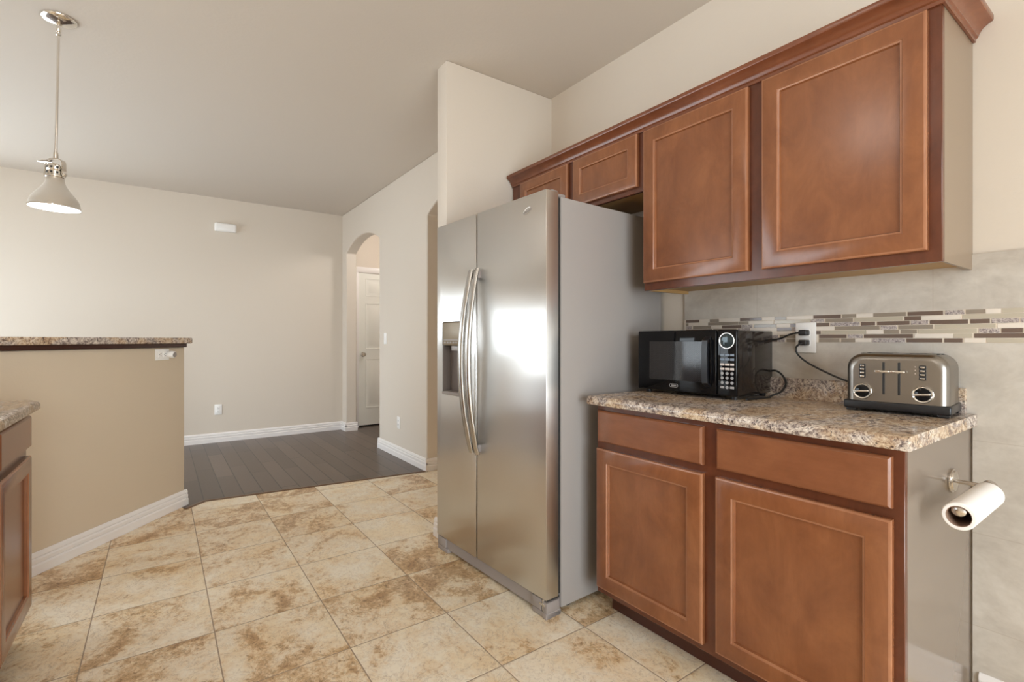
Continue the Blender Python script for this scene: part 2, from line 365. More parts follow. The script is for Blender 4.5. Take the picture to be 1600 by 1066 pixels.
# hall door with casing, and a dark strip painted as the shade under it
dx0 = 2.125
bm = N(); box(bm, (dx0 - .075, FY + .015, 0), (dx0, FY + .045, 2.11), .004); box(bm, (dx0 + .78, FY + .015, 0), (dx0 + .855, FY + .045, 2.11), .004)
box(bm, (dx0 - .075, FY + .012, 2.035), (dx0 + .855, FY + .045, 2.11), .004); struct('trim_1', bm, 'trim')
bm = N(); yf = FY + .028
box(bm, (dx0, yf, .02), (dx0 + .78, yf + .03, 2.03))
for z0, z1 in ((.26, .88), (1.04, 1.62), (1.74, 1.95)):
    for c in (dx0 + .105, dx0 + .435):
        a, e = c, c + .24
        def rr(i, y): return [(a + i, y, z0 + i), (e - i, y, z0 + i), (e - i, y, z1 - i), (a + i, y, z1 - i)]
        loops(bm, [rr(-.012, yf + .001), rr(-.010, yf - .006), rr(0, yf - .001), rr(.022, yf - .0005), rr(.036, yf - .006)], True, False, True)
door = struct('door_1', bm, 'door', ang=25)
bm = N(); K = axis_mtx((dx0 + .055, yf, .955), (0, -1, 0))
lathe(bm, [(.0, 0), (.031, 0), (.031, .006), (.012, .010), (.011, .028), (.024, .036), (.028, .048), (.022, .060), (.0, .064)], 20, K)
tb_ = N(); box(tb_, (dx0, yf + .006, .0025), (dx0 + .78, yf + .011, .0195)); finish('door_gap_shade', tb_, 'slot', door); finish('door_knob', bm, 'nickel', door, label='satin nickel door knob')
# floor transition strip
bm = N()
for (a, c) in zip(EDGE[:-1], EDGE[1:]):
    A, Cc = Vector((*a, 0)), Vector((*c, 0)); d = (Cc - A).normalized(); nn = Vector((-d.y, d.x, 0))
    P = [(-.016, .0005), (-.013, .004), (.0, .008), (.014, .005), (.018, .0005)]
    loops(bm, [[tuple(Q + nn * o_ + Vector((0, 0, z))) for o_, z in P] for Q in (A - d * .012, Cc + d * .0)], True)
o = struct('trim_2', bm, 'strip')

# ---------------------------------------------------------------- bar wall, bar top
bu = Vector((-.63, -.776, 0)).normalized(); bn = Vector((-bu.y, bu.x, 0))   # bn points to the kitchen
if bn.dot(Vector((0, 0, 0)) - Vector((.155, 4.122, 0))) < 0: bn = -bn
BO = Vector((.138, 4.100, 0))
def bar_prism(o0, o1, n0, n1, z0, z1, r=0.):
    b = N(); box(b, (o0, n0, z0), (o1, n1, z1), r, 2, 0, Matrix.Translation(BO) @ Matrix(((bu.x, bn.x, 0, 0), (bu.y, bn.y, 0, 0), (0, 0, 1, 0), (0, 0, 0, 1)))); return b
struct('wall_bar', bar_prism(0, 1.35, -.12, 0, 0, 1.098, .006), 'bar')
def bpt(o, n_): p = BO + bu * o + bn * n_; return (p.x, p.y)
baseboard('baseboard_bar', [(bpt(-.016, 0), bpt(1.35, 0), (bn.x, bn.y)), (bpt(0, -.136), bpt(0, .016), (-bu.x, -bu.y))])
t = thing('bar_top', 'speckled granite-look raised bar top on the tan half wall', 'bar top', (BO.x, BO.y, 1.098))
def par(b, name, m, parent): 
    for v in b.verts: v.co -= Vector(parent.location)
    return finish(name, b, m, parent)
par(bar_prism(-.038, 1.40, -.33, .034, 1.124, 1.164, .008), 'slab', 'granite', t)
par(bar_prism(-.004, 1.38, -.15, .016, 1.0985, 1.124, .003), 'support_board', 'bartrim', t)
def outlet(name, label, mtx, group=None, kind='duplex', parent_cat='outlet', wide=.072, tall=.116):
    """plate in local x (width) z (height), facing local -y"""
    t = thing(name, label, parent_cat, group=group); t.matrix_world = mtx
    b = N(); box(b, (-wide / 2, -.006, -tall / 2), (wide / 2, 0, tall / 2), .003); finish('cover_plate', b, 'white', t)
    if kind == 'duplex':
        for s in (-1, 1):
            b = N(); box(b, (-.017, -.0085, s * .0195 - .0145), (.017, -.005, s * .0195 + .0145), .006, 3); rc = finish('receptacle', b, 'white', t)
            b = N()
            box(b, (-.0075, -.0092, s * .0195 - .002), (-.0055, -.0083, s * .0195 + .007)); box(b, (.0055, -.0092, s * .0195 - .002), (.0075, -.0083, s * .0195 + .006))
            box(b, (-.0022, -.0092, s * .0195 - .009), (.0022, -.0083, s * .0195 - .005)); finish('slots', b, 'slot', rc)
    else:
        b = N(); box(b, (-.0165, -.0085, -.033), (.0165, -.005, .033), .002); rk = finish('rocker', b, 'white', t)
    return t
def face_mtx(loc, nx, ny, roll=0.):
    """local -y looks along (nx, ny)"""
    y = Vector((-nx, -ny, 0)).normalized(); z = Vector((0, 0, 1)); x = y.cross(z)
    m = Matrix(((x.x, y.x, z.x, loc[0]), (x.y, y.y, z.y, loc[1]), (x.z, y.z, z.z, loc[2]), (0, 0, 0, 1)))
    return m @ Matrix.Rotation(roll, 4, 'Y')
pb = BO + bu * .205 + bn * .0005
outlet('wall_outlet', 'white outlet plate turned sideways on the bar half wall', face_mtx((pb.x, pb.y, 1.053), bn.x, bn.y, R(90)))
pl = BO + bu * .160 + bn * .0095
t = thing('plug_in_freshener', 'small white round plug-in in the outlet under the bar top', 'plug-in', (pl.x, pl.y, 1.056))
bm = N(); lathe(bm, [(0, 0), (.017, 0), (.021, .006), (.023, .022), (.022, .040), (.017, .046)], 24, axis_mtx((0, 0, 0), (bn.x, bn.y, -.12)), 0, False, False); finish('body', bm, 'white', t)
bm = N(); lathe(bm, [(.017, .046), (.012, .043), (0, .041)], 24, axis_mtx((0, 0, 0), (bn.x, bn.y, -.12))); finish('vent_cap', bm, 'grey_plastic', t)
outlet('wall_outlet', 'white outlet low on the far wall above the baseboard', face_mtx((.531, FY - .0005, .367), 0, -1))
outlet('wall_outlet', 'white outlet low on the arched wall beside the archway', face_mtx((LX - .0005, 4.55, .34), -1, 0))
outlet('light_switch', 'white rocker light switch on the arched wall beside the archway', face_mtx((LX - .0005, 4.902, 1.163), -1, 0), kind='switch', parent_cat='light switch')
# door chime on far wall
t = thing('door_chime', 'white rounded door chime box high on the far wall', 'door chime', (.600, FY, 2.411))
bm = N(); box(bm, (-.104, -.012, -.044), (.104, -.001, .044), .004); finish('back_plate', bm, 'white', t)
bm = N(); box(bm, (-.108, -.055, -.048), (.108, -.010, .048), .0215, 5); finish('cover', bm, 'white', t)

# ---------------------------------------------------------------- backsplash
bm = N()
# tile field: right of the cabinets from floor to 1.42, behind the counter from .914 up
box(bm, (2.090, -2.28, 0), (2.0995, .416, 1.420)); box(bm, (2.090, .416, .90), (2.0995, 1.466, 1.420))
bs = struct('wall_backsplash', bm, 'walltile')
ROWS = ["D68-187 W187-280 G280-362 W362-550 D550-745 W745-860 G860-965 W965-1205 D1205-1452 G1462-1587 W1587-1740 G1740-2034 D2046-2366 P2380-2556 G2565-2741 W2741-2885 L2885-3120",
 "G68-90 W90-265 G265-535 G538-625 W625-850 L855-1180 P1183-1305 G1312-1560 L1570-2006 D2018-2166 W2166-2526 L2536-3120",
 "P68-120 G130-292 W292-388 D388-562 P565-662 G675-875 W875-1000 D1000-1066 D1068-1348 P1355-1620 D1628-1758 D1773-2066 P2075-2234 D2245-2589 D2605-2783 P2795-3046 P3055-3120",
 "D68-300 G310-520 P530-640 W640-880 D880-1015 P1020-1070 W1070-1393 G1395-1798 P1805-1951 G1962-2276 L2288-2836 W2845-3120",
 "L68-410 D420-600 W600-890 W890-1040 D1040-1272 L1280-1676 W1676-1831 G1833-1973 G1985-2131 L2140-2668 P2680-2871 D2882-3078 L3085-3120",
 "W68-330 D340-700 P710-890 G905-1065 W1065-1250 D1255-1503 P1510-1646 D1655-2096 W2106-2456 L2456-2626 D2640-3120",
 "G68-400 L410-700 D710-885 P890-953 G965-1065 W1065-1250 G1255-1440 G1452-1578 W1578-1726 P1726-2026 D2035-2358 D2373-2539 W2548-2746 L2750-3120"]
th = math.atan2(550, 768)
def mosaic_y(u):     # position along the wall of a tile edge
    px = 1060 + u / 5.714; k = (px - 800) / 768
    dx = math.sin(th) + k * math.cos(th); dy = math.cos(th) - k * math.sin(th); return dy * 2.088 / dx
zt, zb = 1.246, 1.140; pit = (zt - zb) / 7
bm = N(); box(bm, (2.0885, -2.28, zb), (2.0905, 1.466, zt), 0, 1, 5)
kinds = {'D': 0, 'G': 1, 'L': 2, 'W': 3, 'P': 4}
rnd = random.Random(5)
for r, row in enumerate(ROWS):
    z1 = zt - r * pit - .0008; z0 = z1 - pit + .0016; last = 0
    for pc in row.split():
        a, b_ = (float(q) for q in pc[1:].split('-')); ya, yb = mosaic_y(a), mosaic_y(b_); last = yb
        box(bm, (2.0868, yb + .0006, z0), (2.0888, ya - .0006, z1), .0004, 1, kinds[pc[0]])
    y = last
    while y > -2.2:
        ln = rnd.choice((.05, .075, .1, .15)); box(bm, (2.0868, y - ln + .0006, z0), (2.0888, y - .0006, z1), .0004, 1, rnd.choice((0, 1, 2, 2, 3, 3, 4))); y -= ln
finish('mosaic_strip', bm, ['glass_tile_dark', 'glass_tile_mid', 'glass_tile_light', 'marble_tile', 'speckle', 'grout'], bs, label='linear glass and stone mosaic strip')

# ---------------------------------------------------------------- cabinets
def shaker(name, x0, x1, z0, z1, yf, parent, t=.019, fw=.056, m='wood'):
    """five-piece door, front at local y = yf, looking along -y"""
    def rr(i, y): return [(x0 + i, y, z0 + i), (x1 - i, y, z0 + i), (x1 - i, y, z1 - i), (x0 + i, y, z1 - i)]
    b = N(); loops(b, [rr(0, yf + t), rr(0, yf + .006), rr(.002, yf + .002), rr(.007, yf), rr(fw, yf), rr(fw + .002, yf + .003), rr(fw + .007, yf + .004), rr(fw + .010, yf + .0115), rr(fw + .0105, yf + .0115)])
    b.faces.ensure_lookup_table()
    d = finish(name, b, [m, 'wood_edge'], parent, 25)
    for p in d.data.polygons:          # lighter edges, rubbed wear plus painted gloss highlight: outer arris, inner bead
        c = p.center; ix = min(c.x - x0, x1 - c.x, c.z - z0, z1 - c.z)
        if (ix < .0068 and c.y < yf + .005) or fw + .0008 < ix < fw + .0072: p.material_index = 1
    return d
def slab(name, x0, x1, z0, z1, yf, parent, t=.019):
    def rr(i, y): return [(x0 + i, y, z0 + i), (x1 - i, y, z0 + i), (x1 - i, y, z1 - i), (x0 + i, y, z1 - i)]
    b = N(); loops(b, [rr(0, yf + t), rr(0, yf + .009), rr(.0015, yf + .005), rr(.006, yf + .0008), rr(.0075, yf)])
    return finish(name, b, 'wood_h', parent, 25)
RZ = -math.pi / 2
# base cabinet by the fridge
bc = thing('base_cabinet', 'reddish-brown base cabinet with two doors and two drawers right of the refrigerator', 'cabinet', (1.49, 1.465, 0), RZ)
Wd, Dp = 1.045, .598
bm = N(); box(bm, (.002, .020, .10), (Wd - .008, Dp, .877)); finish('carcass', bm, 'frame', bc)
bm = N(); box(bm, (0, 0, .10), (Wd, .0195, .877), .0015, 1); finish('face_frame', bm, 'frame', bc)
bm = N(); box(bm, (.004, .085, .001), (Wd - .010, .10, .0995)); box(bm, (.004, .10, .001), (.02, Dp, .0995)); finish('toe_kick', bm, 'toe', bc)
bm = N(); box(bm, (Wd - .0075, .0195, .10), (Wd, Dp, .877), .001, 1); box(bm, (Wd - .0075, .0795, .001), (Wd, Dp, .1005), 0); finish('side_panel', bm, 'laminate', bc, label='glossy tan laminate side panel')
for x0, x1 in ((.013, .498), (.549, 1.022)):
    slab('drawer', x0, x1, .729, .859, -.0195, bc); shaker('door', x0 - .003, x1 + .001, .128, .702, -.0195, bc)
# countertop
ct = thing('countertop', 'granite-look laminate countertop under the microwave and toaster', 'countertop', (1.455, 1.492, .879), RZ)
bm = N(); prof = [(y, z) for y, z in [(0, .008), (.004, .002), (.012, 0), (.6335, 0), (.6335, .036), (.020, .036), (.010, .0345), (.003, .030), (0, .022)]]
loops(bm, [[(x, y, z) for y, z in prof] for x in (0, .004, 1.083, 1.087)]); finish('slab', bm, 'granite', ct)
bm = N(); pr = [(.614, .0362), (.6335, .0362), (.6335, .112), (.630, .116), (.620, .116), (.615, .112)]
loops(bm, [[(x, y, z) for y, z in pr] for x in (.004, 1.062)]); sl_ = thing('counter_splash_strip', 'low granite-look upstand along the wall behind the microwave and toaster', 'backsplash strip', (1.455, 1.492, .879), RZ); finish('strip', bm, 'granite', sl_)
# upper cabinet
uc = thing('wall_cabinet', 'reddish-brown two-door wall cabinet above the microwave and toaster', 'cabinet', (1.78, 1.458, 0), RZ)
Wd, Dp = 1.041, .3185
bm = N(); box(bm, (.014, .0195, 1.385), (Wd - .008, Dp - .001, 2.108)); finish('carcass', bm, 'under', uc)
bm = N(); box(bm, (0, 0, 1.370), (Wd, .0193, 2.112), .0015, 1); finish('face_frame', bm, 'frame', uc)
for x0, x1, mm, nm in ((0, .0138, 'under', 'side_panel'), (Wd - .0078, Wd, 'upper_side', 'side_panel')):
    bm = N(); box(bm, (x0, .0194, 1.371), (x1, Dp - .001, 2.11)); finish(nm, bm, mm, uc, **({'label': 'tan laminate side panel'} if x1 == Wd else {}))
bm = N(); box(bm, (.014, .0195, 1.375), (Wd - .008, .034, 1.385)); finish('light_rail', bm, 'under', uc)
for x0, x1 in ((.007, .489), (.540, 1.011)): shaker('door', x0, x1, 1.404, 2.086, -.0195, uc)
# over-fridge cabinet
oc = thing('wall_cabinet', 'short reddish-brown cabinet above the refrigerator', 'cabinet', (1.78, 2.474, 0), RZ)
Wd = 1.0145
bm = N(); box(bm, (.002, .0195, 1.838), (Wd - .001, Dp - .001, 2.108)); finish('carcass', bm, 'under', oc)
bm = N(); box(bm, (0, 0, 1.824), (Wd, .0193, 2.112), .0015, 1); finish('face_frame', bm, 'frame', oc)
for x0, x1 in ((.095, .515), (.560, .985)): shaker('door', x0, x1, 1.848, 2.089, -.0195, oc, fw=.050)
# crown
cr = thing('crown_moulding', 'stained crown moulding along the top of the wall cabinets', 'moulding', (1.78, 2.474, 2.09))
pr = [(.0003, .0), (.007, .0), (.008, .010), (.013, .014), (.016, .024), (.024, .036), (.036, .044), (.046, .049), (.048, .053), (.048, .066), (.0003, .066)]
bm = N(); yc = .4165 - 2.474
loops(bm, [[(-o_, 0, z) for o_, z in pr], [(-o_, yc - o_, z) for o_, z in pr], [(.3175, yc - o_, z) for o_, z in pr]], True)
finish('front_run', bm, 'frame_h', cr, 30)

# left peninsula
lc = thing('base_cabinet', 'dark base cabinet at the left edge under the granite-look peninsula counter', 'cabinet', (-.42, 1.10, 0), -RZ)
Wd = 1.535
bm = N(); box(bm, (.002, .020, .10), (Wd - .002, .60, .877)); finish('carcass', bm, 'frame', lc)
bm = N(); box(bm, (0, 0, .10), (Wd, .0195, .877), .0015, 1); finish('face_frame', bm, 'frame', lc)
bm = N(); box(bm, (.004, .085, .001), (Wd - .004, .10, .0995)); finish('toe_kick', bm, 'toe', lc)
for x0, x1 in ((.06, .52), (.56, 1.02), (1.06, 1.515)):
    slab('drawer', x0, x1, .738, .860, -.0195, lc); shaker('door', x0, x1, .128, .705, -.0195, lc)
lt = thing('countertop', 'granite-look counter with clipped corner on the left peninsula', 'countertop', (-.42, 1.10, .879))
bm = N(); P = [(-.62, -.02), (.043, -.02), (.043, 1.515), (.012, 1.575), (-.62, 1.575)]
def off(i, z): return [(x - (i if x > 0 else 0), y - (i if y > 1 else -i if y < 0 else 0), z) for x, y in P]
loops(bm, [off(.006, 0), off(0, .006), off(0, .022), off(.004, .031), off(.014, .036)]); finish('slab', bm, 'granite', lt)

# ---------------------------------------------------------------- refrigerator (local x along the front, y into the wall, z up)
fr = thing('refrigerator', 'stainless side-by-side refrigerator with ice and water dispenser in its left door', 'refrigerator', (1.243, 2.446, 0), R(-87.5))
FW = .896
bm = N(); box(bm, (.004, .088, .022), (FW - .004, .79, 1.752), .006); finish('cabinet_body', bm, 'fridge_side', fr, label='grey painted cabinet body')
bm = N(); box(bm, (.010, .0702, .085), (FW - .010, .0875, 1.745)); box(bm, (.3837, .014, .085), (.3938, .0705, 1.764)); box(bm, (.004, .012, .0742), (FW - .004, .078, .0798)); finish('gasket_and_gap_shade', bm, 'slot', fr)  # gasket, then dark fillers standing in for shade between doors and above grille
def frdoor(x0, x1, hole=None):
    z0, z1 = .080, 1.768; b = N(); box(b, (x0, 0, z0), (x1, .070, z1), .0035, 2)
    o = finish('door', b, 'steel', fr)
    if hole:
        c = N(); box(c, hole[0], hole[1], .012, 3); cm = bpy.data.meshes.new('cut'); c.to_mesh(cm); c.free(); co = bpy.data.objects.new('cut', cm); COL.objects.link(co); co.parent = fr
        md = o.modifiers.new('b', 'BOOLEAN'); md.object = co; md.solver = 'EXACT'
        bpy.context.view_layer.update(); dg = bpy.context.evaluated_depsgraph_get(); me = bpy.data.meshes.new_from_object(o.evaluated_get(dg))
        o.modifiers.remove(md); old = o.data; o.data = me; bpy.data.objects.remove(co); bpy.data.meshes.remove(cm); bpy.data.meshes.remove(old)
        me.polygons.foreach_set('use_smooth', [True] * len(me.polygons)); me.set_sharp_from_angle(angle=R(38))
    return o
DX0, DX1 = .058, .298
ld = frdoor(0, .3835, ((DX0, -.02, .856), (DX1, .055, 1.246)))
rd = frdoor(.394, FW)
# dispenser
dz = N(); box(dz, (DX0 + .001, .0, 1.118), (DX1 - .001, .052, 1.245), .008, 3); dp = finish('dispenser', dz, 'brown_panel', ld, label='bronze-grey dispenser control panel')
b = N(); box(b, (DX0 + .001, .046, .858), (DX1 - .001, .0535, 1.117)); box(b, (DX0 + .0005, .001, .858), (DX0 + .008, .05, 1.117)); box(b, (DX1 - .008, .001, .858), (DX1 - .0005, .05, 1.117)); finish('dispenser_recess', b, 'dark_recess', dp)
b = N(); box(b, (DX0 + .001, -.004, .857), (DX1 - .001, .046, .872), .003); box(b, (DX0 + .015, .0, .872), (DX1 - .015, .04, .875)); finish('drip_tray', b, 'grey_plastic', dp)
b = N(); box(b, (DX0 + .015, -.0015, 1.146), (DX1 - .015, .0, 1.151)); finish('button_strip', b, 'btn_grey', dp)
b = N()
for i in range(7): box(b, (DX0 + .020 + i * .029, -.002, 1.131), (DX0 + .036 + i * .029, .0, 1.139), .0008, 1)
finish('buttons', b, 'btn_grey', dp)
b = N(); box(b, (DX0 + .085, .004, 1.092), (DX0 + .15, .04, 1.118), .004); finish('spout', b, 'btn_grey', dp)
# bowed handles
def fhandle(xc, parent, side):
    n_ = 26; L = []; cs = [(-1, 0), (-.8, -.7), (-.3, -1), (.3, -1), (.8, -.7), (1, 0), (.8, .7), (.3, 1), (-.3, 1), (-.8, .7)]
    for i in range(n_ + 1):
        s = i / n_; z = .595 + s * .90; bow = math.sin(math.pi * s); y = -.014 - .058 * bow ** .85; hw = .0155 + .005 * bow; ht = .008 + .006 * bow
        L.append([(xc + side * .004 * (1 - bow) + a * hw, y + c * ht, z) for a, c in cs])
    b = N(); loops(b, L)
    h = finish('handle', b, 'handle_steel', parent, 50)
    for z in (.625, 1.465): pbox('handle_mount', (xc - .009, -.018, z - .018), (xc + .009, .001, z + .018), 'grey_plastic', h, .003)
    return h
fhandle(.360, ld, 1); fhandle(.420, rd, -1)
# badge
bm = N(); tube(bm, [(.776 + .024 * math.cos(a), -.0012, 1.700 + .012 * math.sin(a) + .007 * math.cos(a)) for a in [R(20 + 310 * i / 20) for i in range(21)]], .0009, 6)
lg = finish('logo', bm, 'nickel', rd)
text('logo_lettering', 'Whirlpool', .0135, Matrix.Translation((.776, -.0006, 1.699)) @ Matrix.Rotation(R(-14), 4, 'Y') @ Matrix.Rotation(R(90), 4, 'X'), 'grey_plastic', rd)
# hinge caps and grille
for x0, x1 in ((.01, .07), (FW - .07, FW - .01)):
    bm = N(); box(bm, (x0, .040, 1.7685), (x1, .075, 1.776), .003); box(bm, (x0 + .005, .06, 1.7525), (x1 - .005, .125, 1.7675), .004); finish('hinge_cover', bm, 'grey_plastic', fr)
gy = .004
bm = N(); prism(bm, [(.10, .020), (.79, .020), (.80, .020), (.80, .074), (.085, .074), (.085, .030)], 1, gy + .010, gy + .075); gr = finish('base_grille', bm, 'grey_plastic', fr)
for x0, x1 in ((.0, .084), (.801, .862)):
    bm = N(); box(bm, (x0, gy, .026), (x1, gy + .075, .074), .003); box(bm, (x0, gy + .001, .0008), (x1 + (.02 if x0 == 0 else .034), gy + .08, .024), .004); finish('grille_end_cap', bm, 'grey_plastic', gr)
bm = N(); box(bm, (.872, .004, .024), (.895, .078, .068), .003);  box(bm, (.872, .0, .001), (.896, .084, .026), .003); finish('grille_corner', bm, 'grey_plastic', gr); pbox('hinge_recess', (.862, .012, .027), (.8718, .06, .074), 'slot', gr)
bm = N(); box(bm, (.850, .003, .050), (.886, .05, .060), .002); box(bm, (.868, .003, .030), (.876, .03, .078), .002); finish('hinge_bracket', bm, 'nickel', gr)
for x in (.05, .846):
    for y in (.16, .72): bm = N(); lathe(bm, [(0, .0), (.02, .0), (.02, .024), (0, .024)], 14, Matrix.Translation((x, y, 0.0008))); finish('foot', bm, 'black', fr)

# ---------------------------------------------------------------- microwave
CT = .9152
mw = thing('microwave', 'black countertop microwave with round display beside the refrigerator', 'microwave', (1.772, 1.487, CT), R(-87.8))
MWW, MH0, MH1, MD = .461, .015, .274, .300
bm = N(); box(bm, (.002, .020, MH0), (MWW - .002, MD, MH1 - .003), .004); finish('case', bm, 'mw_side', mw)
bm = N(); box(bm, (MWW - .0025, .05, MH0 + .02), (MWW + .0005, MD - .03, MH1 - .05), .002); box(bm, (MWW - .0025, .10, MH0 + .05), (MWW + .0012, .14, MH1 - .06), .001); finish('side_recess_panel', bm, 'mw_side', mw)
bm = N(); box(bm, (0, 0, MH0), (.378, .0195, MH1), .005, 3); md = finish('door', bm, 'gloss_black', mw)
bm = N(); box(bm, (.062, -.0006, .062), (.322, .002, .228), .0004, 1); finish('door_window', bm, 'mw_window', md, label='dark mesh window')
bm = N(); prism(bm, [(-.001, .044), (-.026, .062), (-.030, .10), (-.030, .19), (-.026, .232), (-.001, .250), (-.001, .236), (-.016, .222), (-.018, .19), (-.018, .10), (-.016, .070), (-.001, .058)], 0, .332, .356); h = finish('door_handle', bm, 'black', md)
bm = N(); box(bm, (.357, -.016, .06), (.366, -.0005, .236), .003); finish('handle_backing', bm, 'gloss_black', h)
bx, bz = .186, .040
L = [(bx + .0135 * s + .0065 * math.cos(a), -.0012, bz + .0065 * math.sin(a)) for s, rng in ((1, (-90, 90)), (-1, (90, 270))) for a in [R(rng[0] + (rng[1] - rng[0]) * i / 8) for i in range(9)]]
bm = N(); tube(bm, L + [L[0]], .0011, 6); box(bm, (bx - .012, -.0012, bz - .0022), (bx + .012, -.0001, bz + .0026), .0006, 1); finish('badge', bm, 'btn_grey', md)
bm = N(); box(bm, (.381, 0, MH0), (MWW, .0195, MH1), .005, 3); cp = finish('control_panel', bm, 'gloss_black', mw)
dc = (.423, 0, .231)
bm = N(); lathe(bm, [(.0265, 0), (.0285, .004), (.031, .004), (.032, .0)], 36, axis_mtx(dc, (0, -1, 0))); rg = finish('display_ring', bm, 'nickel', cp)
bm = N(); lathe(bm, [(0, .0032), (.02, .0028), (.027, .001)], 36, axis_mtx(dc, (0, -1, 0))); finish('display', bm, 'display', rg)
X = (.403, .423, .443)
for z, m_ in ((.1755, 'btn_blue'), (.1580, 'btn_blue'), (.1385, 'btn_white'), (.1210, 'btn_white')):
    for x in X:
        bm = N(); box(bm, (x - .0083, -.0014, z - .0045), (x + .0083, .001, z + .0045), .001, 1); finish('button', bm, m_, cp)
for z in (.1035, .0860, .0675, .0490):
    for x in X:
        bm = N()
        if z < .05 and x != .423: box(bm, (x - .0083, -.0014, z - .0045), (x + .0083, .001, z + .0045), .002, 2)
        else: lathe(bm, [(0, .0014), (.0055, .0014), (.0062, .0006), (.0062, -.001)], 18, axis_mtx((x, 0, z), (0, -1, 0)))
        finish('button', bm, 'btn_grey', cp)
for x in (.03, MWW - .03):
    for y in (.04, MD - .03): bm = N(); lathe(bm, [(0, .0002), (.012, .0002), (.013, .0155), (0, .0155)], 16, Matrix.Translation((x, y, 0))); finish('foot', bm, 'black', mw)
def w2l(o, p): 
    bpy.context.view_layer.update(); return o.matrix_world.inverted() @ Vector(p)
OUT = (2.0865, .907, 1.158)
pts = [w2l(mw, p) for p in [(2.066, 1.035, 1.150), (2.068, 1.015, 1.151), (2.060, .985, 1.158), (2.052, .955, 1.170), (2.050, .930, 1.176), (2.052, .915, 1.1775)]]
bm = N(); tube(bm, spline(pts, 6), .0038, 8); cdm = finish('cord', bm, 'rubber', mw)
lp = [w2l(mw, p) for p in [(2.066, 1.040, 1.02), (2.062, 1.012, 1.022), (2.058, .985, 1.005), (2.055, .970, .975), (2.050, .985, .940), (2.030, 1.015, .9215), (1.98, 1.0, .9205), (1.90, 1.005, .9205), (1.83, 1.01, .9205)]]
bm = N(); tube(bm, spline(lp, 8), .0040, 8); finish('cord', bm, 'rubber', mw)
def plug(parent, loc, down):
    b = N(); box(b, (2.046, loc[1] - .015, loc[2] - .011), (2.0815, loc[1] + .015, loc[2] + .011), .005, 3)
    b.transform(parent.matrix_world.inverted()); return finish('plug', b, 'rubber', parent)
bpy.context.view_layer.update(); plug(mw, (0, .905, OUT[2] + .0195), False)
outlet('wall_outlet', 'white outlet with two black plugs on the mosaic backsplash', face_mtx((2.0862, .907, 1.158), -1, 0), wide=.076, tall=.120)

# ---------------------------------------------------------------- toaster
ts = thing('toaster', 'brushed steel four-slice toaster with black base on the countertop end', 'toaster', (1.868, .695, CT), R(-85))
TW, TD = .274, .198
def rt(x0, x1, z0, z1, r, y, k=8):
    P = [(x0, y, z0), (x1, y, z0)]
    P += [(x1 - r + r * math.cos(R(90 * i / k)), y, z1 - r + r * math.sin(R(90 * i / k))) for i in range(k + 1)]
    P += [(x0 + r - r * math.sin(R(90 * i / k)), y, z1 - r + r * math.cos(R(90 * i / k))) for i in range(k + 1)]
    return P
def tl(i, y): return rt(.006 + i, TW - .006 - i, .034, .190 - i, .046 - i * .4, y)
bm = N(); loops(bm, [tl(.022, .004), tl(.018, .0045), tl(.010, .008), tl(.004, .014), tl(.001, .021), tl(0, .030), tl(0, TD - .03), tl(.004, TD - .012), tl(.012, TD - .004)]); tb = finish('body', bm, 'toaster_steel', ts, 30)
bm = N(); box(bm, (0, .0, .009), (TW, TD, .0365), .006, 3); finish('base', bm, 'black', ts)
for x in (.02, TW - .02):
    for y in (.02, TD - .02): pbox('foot', (x - .014, y - .012, .0003), (x + .014, y + .012, .0095), 'black', ts, .002)
for xc in (.1095, .1490):
    bm = N(); box(bm, (xc - .0034, .0028, .060), (xc + .0034, .006, .163), .0012); sl = finish('lever_slot', bm, 'slot', ts)
    bm = N(); box(bm, (xc - .019, -.022, .1305), (xc + .019, -.002, .138), .0028, 3); box(bm, (xc - .0026, -.01, .129), (xc + .0026, .004, .137)); finish('lever', bm, 'chrome', ts, label='chrome lever')
for xc in (.0540, .2080):
    K = axis_mtx((xc, .0042, .0675), (0, -1, 0)); bm = N()
    lathe(bm, [(.0205, 0), (.0205, .010), (.024, .012), (.0262, .009), (.0268, .0)], 36, K); dl = finish('dial', bm, 'chrome', ts, label='chrome-rimmed dial')
    bm = N(); lathe(bm, [(0, .011), (.018, .011), (.0206, .009)], 36, K); finish('dial_face', bm, 'gloss_black', dl)
    bm = N(); box(bm, (xc - .0225, -.018, .0645), (xc + .0195, -.006, .0710), .002, 2, 0, Matrix.Translation((xc, 0, .0675)) @ Matrix.Rotation(R(-6), 4, 'Y') @ Matrix.Translation((-xc, 0, -.0675))); finish('dial_grip', bm, 'nickel', dl)
for xc in (.0530, .2070):
    bm = N(); box(bm, (xc - .0085, .0022, .110), (xc + .0085, .006, .156), .002); bp = finish('button_panel', bm, 'slot', ts)
    for k in range(4):
        z = .1155 + k * .0115; bm = N(); box(bm, (xc - .009, .0002, z - .0042), (xc + .009, .005, z + .0042), .0018, 2); finish('button', bm, 'black', bp)
        bm = N(); box(bm, (xc - .0055, -.0006, z - .0022), (xc + .0055, .001, z + .0026), .001, 2); finish('button', bm, 'chrome', bp)
for k in range(3): bm = N(); lathe(bm, [(0, .0012), (.0014, .001), (.0015, 0)], 8, axis_mtx((.189, .0042, .130 + k * .0105), (0, -1, 0))); finish('indicator', bm, 'btn_white', ts)
for xc in (.079, .195):
    for y0, y1 in ((.035, .092), (.108, .165)): pbox('bread_slot', (xc - .042, (y0 + y1) / 2 - .014, .186), (xc + .042, (y0 + y1) / 2 + .014, .1904), 'slot', ts, .001, 1)
bpy.context.view_layer.update()
